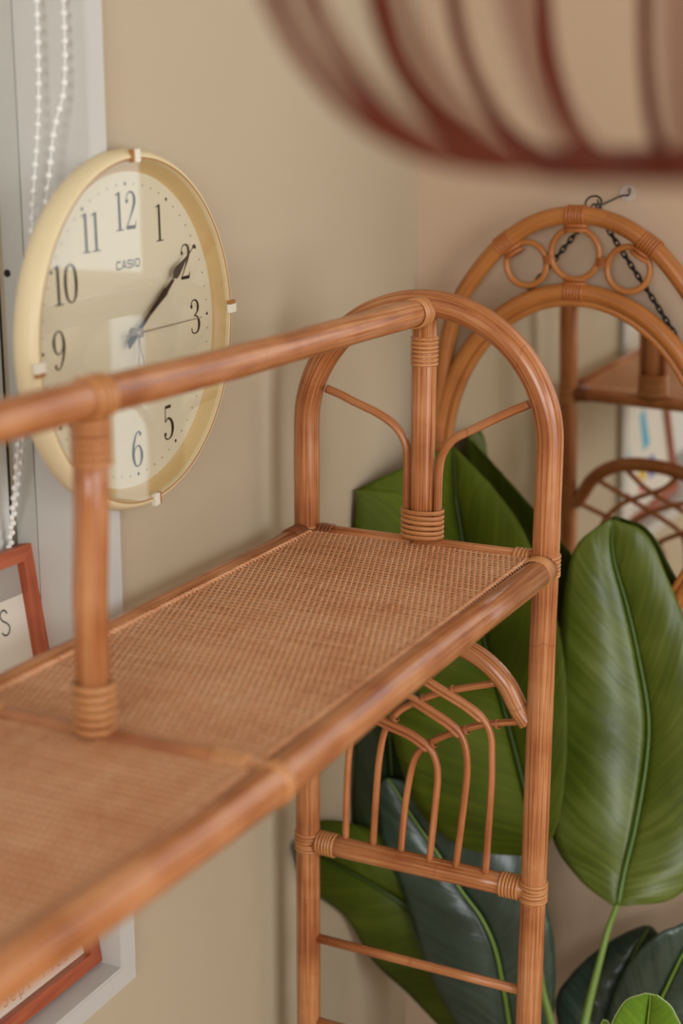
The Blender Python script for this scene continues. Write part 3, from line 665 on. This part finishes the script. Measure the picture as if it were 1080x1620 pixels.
# clear stick-on hook
hk = thing('wall_hook', 'clear stick-on hook on the wall above the mirror', 'hook', V(.2885, YB-.002, -.0695))
dsc = MB()
for k in range(2): 
    for j in range(28): dsc.v.append(V(.2885+.0105*math.cos(2*PI*j/28), YB-.0005-.0022*k, -.0695+.0105*math.sin(2*PI*j/28)))
dsc.face(tuple(range(28))[::-1], None, 0, False); dsc.face(tuple(range(28, 56)), None, 0, False)
for j in range(28): dsc.face((j, (j+1) % 28, 28+(j+1) % 28, 28+j))
build('adhesive_disc', dsc, M['clear'], hk)
build('hook_wire', MB().tube(spline([V(.2905, YB-.003, -.064), V(.2895, YB-.0045, -.0725), V(.281, YB-.006, -.0735), V(.270, YB-.016, -.0795), V(.2610, YB-.032, -.0845), V(.2590, YB-.036, -.078)], 6), .0012, 8), M['wire'], hk)
# ================================================================== potted plant
PX, PY = .36, 1.60
pl = thing('potted_plant', 'tall plant with large paddle shaped green leaves in the corner behind the rack', 'plant', (PX, PY, 0))
pm = MB().lathe([(.0005, .001), (.085, .001), (.100, .02), (.118, .19), (.122, .20), (.114, .20), (.108, .175), (.0005, .175)], 40, 'Z')
for i, v in enumerate(pm.v): pm.v[i] = v+Vector((PX, PY, 0))
build('pot', pm, M['pot'], pl)
sm = MB().lathe([(.0005, .182), (.06, .184), (.110, .178)], 30, 'Z')
for i, v in enumerate(sm.v): sm.v[i] = v+Vector((PX, PY, 0))
build('soil', sm, M['soil'], pl)
LEAVES = [
   ('olive',[(0.0764,1.838,-0.4091),(0.0813,1.838,-0.4674),(0.0837,1.838,-0.4893),(0.1107,1.83,-0.6003),(0.147,1.8,-0.6765),(0.1858,1.76,-0.733),(0.2206,1.73,-0.8002),(0.2521,1.7,-0.8616),(0.2759,1.665,-0.8867)],
     [(0.0722,1.8231,-0.4076),(0.008,1.6927,-0.4409),(0.008,1.6794,-0.4506),(0.008,1.6786,-0.5467),(0.008,1.7345,-0.7046),(0.0529,1.7032,-0.7858),(0.0979,1.6826,-0.8669),(0.1722,1.6671,-0.902),(0.2765,1.6501,-0.8831)],
     [(0.0819,1.838,-0.4104),(0.1219,1.838,-0.4457),(0.1358,1.838,-0.459),(0.1803,1.83,-0.5072),(0.2328,1.8,-0.5884),(0.2683,1.76,-0.6619),(0.2852,1.73,-0.7613),(0.288,1.7,-0.845),(0.2785,1.665,-0.8896)],
     [(0.2763,1.655,-0.9688),(0.2896,1.645,-1.0548),(0.3083,1.635,-1.105),(0.3279,1.62,-1.1801)]),
   ('deepshade',[(0.0363,1.73,-0.5479),(0.0312,1.7267,-0.609),(0.0334,1.7233,-0.6788),(0.0375,1.72,-0.7492),(0.0436,1.7167,-0.8202),(0.0536,1.7133,-0.91),(0.0804,1.71,-0.9687)],
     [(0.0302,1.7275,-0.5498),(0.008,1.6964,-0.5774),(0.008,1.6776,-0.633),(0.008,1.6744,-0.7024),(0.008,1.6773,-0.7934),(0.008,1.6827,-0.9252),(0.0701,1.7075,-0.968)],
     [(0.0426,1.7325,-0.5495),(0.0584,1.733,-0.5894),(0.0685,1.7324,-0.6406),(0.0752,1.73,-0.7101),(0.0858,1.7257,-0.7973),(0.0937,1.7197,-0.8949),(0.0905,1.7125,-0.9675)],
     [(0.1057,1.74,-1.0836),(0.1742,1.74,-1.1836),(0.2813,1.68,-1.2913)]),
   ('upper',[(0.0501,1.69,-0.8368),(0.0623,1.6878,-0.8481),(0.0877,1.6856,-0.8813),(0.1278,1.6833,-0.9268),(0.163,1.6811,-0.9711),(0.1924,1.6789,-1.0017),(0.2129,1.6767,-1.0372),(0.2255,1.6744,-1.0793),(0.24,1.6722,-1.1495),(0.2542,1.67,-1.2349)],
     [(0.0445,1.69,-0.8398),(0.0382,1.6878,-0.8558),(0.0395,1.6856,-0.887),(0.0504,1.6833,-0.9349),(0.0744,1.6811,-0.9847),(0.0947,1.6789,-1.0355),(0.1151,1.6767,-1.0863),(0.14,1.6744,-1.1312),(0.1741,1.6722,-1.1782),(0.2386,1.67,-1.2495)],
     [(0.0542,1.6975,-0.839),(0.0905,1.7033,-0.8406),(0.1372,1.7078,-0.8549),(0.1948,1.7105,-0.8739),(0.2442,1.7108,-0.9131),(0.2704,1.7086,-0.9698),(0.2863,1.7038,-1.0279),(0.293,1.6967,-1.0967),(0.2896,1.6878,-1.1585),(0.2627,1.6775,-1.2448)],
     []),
   ('moss',[(0.008,1.5031,-0.8605),(0.0091,1.61,-0.9336),(0.0466,1.67,-0.9897),(0.0879,1.69,-1.0238),(0.1404,1.7,-1.0682),(0.2061,1.7,-1.1322),(0.2694,1.68,-1.2076)],
     [(0.008,1.5014,-0.8632),(0.008,1.5371,-0.9326),(0.008,1.6496,-1.0327),(0.0308,1.69,-1.1148),(0.0809,1.7,-1.1591),(0.1529,1.7,-1.2108),(0.2567,1.68,-1.226)],
     [(0.008,1.5048,-0.8587),(0.008,1.5807,-0.86),(0.031,1.6881,-0.9151),(0.1061,1.71,-0.944),(0.1777,1.7181,-1.0063),(0.236,1.7127,-1.0833),(0.2764,1.685,-1.2038)],
     []),
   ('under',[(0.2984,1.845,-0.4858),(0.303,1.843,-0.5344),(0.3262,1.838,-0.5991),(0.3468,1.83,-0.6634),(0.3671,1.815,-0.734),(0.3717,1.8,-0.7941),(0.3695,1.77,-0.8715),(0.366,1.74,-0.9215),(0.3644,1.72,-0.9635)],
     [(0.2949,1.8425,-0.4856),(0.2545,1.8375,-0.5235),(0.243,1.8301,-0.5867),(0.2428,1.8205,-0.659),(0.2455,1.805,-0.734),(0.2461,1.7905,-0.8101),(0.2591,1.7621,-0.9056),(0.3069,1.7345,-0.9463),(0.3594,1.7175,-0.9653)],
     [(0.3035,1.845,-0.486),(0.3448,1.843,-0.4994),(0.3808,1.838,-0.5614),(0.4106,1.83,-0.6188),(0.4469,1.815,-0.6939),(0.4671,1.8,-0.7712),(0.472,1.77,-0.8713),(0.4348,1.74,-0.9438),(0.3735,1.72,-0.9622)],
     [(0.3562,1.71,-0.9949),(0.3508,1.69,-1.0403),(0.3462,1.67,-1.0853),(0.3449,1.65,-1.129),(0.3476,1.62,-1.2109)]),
   ('upper',[(0.3885,1.8,-1.0276),(0.3869,1.784,-1.0328),(0.3793,1.768,-1.0517),(0.3684,1.752,-1.0882),(0.3544,1.736,-1.1493),(0.3488,1.72,-1.2083)],
     [(0.3803,1.8025,-1.0309),(0.3579,1.791,-1.042),(0.3296,1.7777,-1.0641),(0.2964,1.7617,-1.1035),(0.2799,1.743,-1.1457),(0.3091,1.7225,-1.222)],
     [(0.3952,1.7975,-1.0284),(0.4098,1.777,-1.0299),(0.4212,1.7583,-1.0449),(0.4258,1.7423,-1.0858),(0.4158,1.729,-1.1463),(0.3667,1.7175,-1.2061)],
     []),
   ('upper',[(0.4926,1.76,-0.9105),(0.4708,1.748,-0.9676),(0.4483,1.736,-1.0194),(0.4269,1.724,-1.0825),(0.4073,1.712,-1.1386),(0.3885,1.7,-1.2027)],
     [(0.4853,1.7575,-0.9136),(0.4485,1.741,-0.9741),(0.4165,1.7263,-0.9953),(0.3809,1.7143,-1.0455),(0.3623,1.705,-1.1288),(0.3809,1.6975,-1.2054)],
     [(0.5002,1.7625,-0.9143),(0.5146,1.755,-0.9871),(0.5051,1.7457,-1.0567),(0.4794,1.7337,-1.1212),(0.4451,1.719,-1.1784),(0.3965,1.7025,-1.2065)],
     []),
   ('young',[(0.4623,1.5,-0.9399),(0.4606,1.5067,-0.9676),(0.4559,1.5133,-1.0221),(0.4445,1.52,-1.0969)],
     [(0.457,1.498,-0.9402),(0.4322,1.4994,-0.9617),(0.416,1.5061,-1.0212),(0.434,1.518,-1.1032)],
     [(0.4699,1.498,-0.9382),(0.4906,1.4994,-0.9549),(0.5005,1.5061,-1.0044),(0.4526,1.518,-1.0973)],
     []),
   ('young',[(0.4086,1.515,-0.9979),(0.4084,1.52,-1.0235),(0.4102,1.525,-1.0768),(0.4137,1.53,-1.1175)],
     [(0.4066,1.514,-0.9979),(0.3995,1.5164,-1.0239),(0.4005,1.5214,-1.0775),(0.411,1.529,-1.1186)],
     [(0.4111,1.514,-0.9966),(0.419,1.5164,-1.0182),(0.4216,1.5214,-1.071),(0.4171,1.529,-1.1166)],
     []),
]

for li, (kind, mid, le, re, pet) in enumerate(LEAVES):
    NT = 44; NS = 9
    def rs(pts):
        c = spline([V(*p) for p in pts], 40); return [c[round(i*(len(c)-1)/NT)] for i in range(NT+1)]
    Mm, Ll, Rg = rs(mid), rs(le), rs(re); m = MB(); nrm = Vector((.45, -.85, .25)).normalized()
    amp = {'upper': .0050, 'young': .0006}.get(kind, .0026)
    for side, E in ((0, Ll), (1, Rg)):
        for i in range(NT+1):
            wd_ = (E[i]-Mm[i]).length
            for k in range(NS+1):
                s_ = k/NS; p = Mm[i].lerp(E[i], s_); t = i/NT
                p = p+nrm*(wd_*.10*math.sin(PI*s_)*1.0+min(1, wd_/.06)*amp*s_*(1.15-s_)*math.sin(62*(t+.16*s_)+li*1.7)-.004*(1-s_)**6*min(1, wd_/.03))
                m.v.append(p)
        b0 = side*(NT+1)*(NS+1)
        for i in range(NT):
            for k in range(NS):
                a = b0+i*(NS+1)+k; q = (a, a+1, a+NS+2, a+NS+1)
                sg = -1 if side == 0 else 1
                uvq = [(.5+sg*.5*k/NS, i/NT), (.5+sg*.5*(k+1)/NS, i/NT), (.5+sg*.5*(k+1)/NS, (i+1)/NT), (.5+sg*.5*k/NS, (i+1)/NT)]
                if side == 0: m.face(q, uvq)
                else: m.face(q[::-1], uvq[::-1])
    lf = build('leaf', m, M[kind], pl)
    so = lf.modifiers.new('thickness', 'SOLIDIFY'); so.thickness = .0009; so.offset = 0
    big = kind != 'young'
    rr = [.0008+(.0026 if big else .0012)*(i/NT) for i in range(NT+1)]
    build('midrib', MB().tube([p+nrm*.0008 for p in Mm], rr, 8), M['rib'] if kind not in ('under', 'olive', 'moss', 'deepshade') else M['ribmid' if li == 4 else 'ribdark'], lf)
    b_ = Mm[-1]; d_ = (Mm[-1]-Mm[-4]).normalized(); q = Vector((PX+(li-4.5)*.009, PY+((li*7) % 5-2)*.012, .18))
    if pet: cv = spline([b_-d_*.004]+[V(*p) for p in pet]+[q], 10)
    else: cv = spline([b_-d_*.004, b_+d_*.05+Vector((0, 0, -.01)), b_.lerp(q, .5)+Vector((0, 0, -.02)), q.lerp(b_, .12), q], 10)
    r0 = .0034 if big else .0018
    build('petiole', MB().tube(cv, [r0*(1+1.1*i/(len(cv)-1)) for i in range(len(cv))], 10), M['rib'], lf)
    if kind == 'young':
        build('leaf_rim', MB().tube(Ll[::-1]+Rg[1:], .0007, 5), M['rim'], lf)
# ================================================================== pendant lamp
LC = V(.679, .560, -.0108)
la = thing('pendant_lamp', 'reddish brown rattan pendant lamp of curved ribs hanging in the foreground', 'lamp', LC)
R0 = .090
LS = .72
prof = [(.086, -.0005), (.120, .0012), (.150, .0075), (.177, .0210), (.198, .0400), (.216, .0640), (.229, .0950), (.235, .1300), (.228, .1750), (.205, .2200), (.160, .2600), (.105, .2850), (.060, .2930)]
pc = spline([(r, 0, z) for r, z in prof], 5)
rib = None
NRB = 22
for k in range(NRB):
    a = 2*PI*(k+.0)/NRB
    if rib is None:
        rib = build('lamp_rib', MB().tube([Vector((p.x*LS, 0, p.z*LS)) for p in pc], .0033, 10), M['red'], la, local=True); rib.rotation_euler = (0, 0, a)
    else: inst(rib, la, (0, 0, 0), (0, 0, a))
def hoop(name, r, z, t, mat='red'): return build(name, MB().tube([Vector((r*math.cos(2*PI*k/64), r*math.sin(2*PI*k/64), z)) for k in range(64)], t, 12, closed=True), M[mat], la, local=True)
hoop('bottom_hoop', .0865*LS, .0005, .0057); hoop('top_hoop', .060*LS, .293*LS, .005)
build('lamp_socket', MB().lathe([(a_*LS, b_*LS) for a_, b_ in [(.0005, .235), (.020, .235), (.022, .285), (.060, .293), (.060, .300), (.0005, .302)]], 24, 'Z'), M['cord'], la, local=True)
build('bulb', MB().lathe([(a_*LS, b_*LS) for a_, b_ in [(.0005, .145), (.018, .148), (.032, .162), (.036, .182), (.030, .205), (.018, .225), (.015, .240)]], 24, 'Z'), M['bulb'], la, local=True)
build('cord', MB().tube([Vector((0, 0, .302*LS)), Vector((0, 0, .6)), Vector((0, 0, ZC-LC.z-.012))], .003, 8), M['cord'], la, local=True)
build('ceiling_rose', MB().lathe([(.0005, ZC-LC.z-.03), (.045, ZC-LC.z-.028), (.05, ZC-LC.z-.0005), (.0005, ZC-LC.z-.0004)], 28, 'Z'), M['white'], la, local=True)
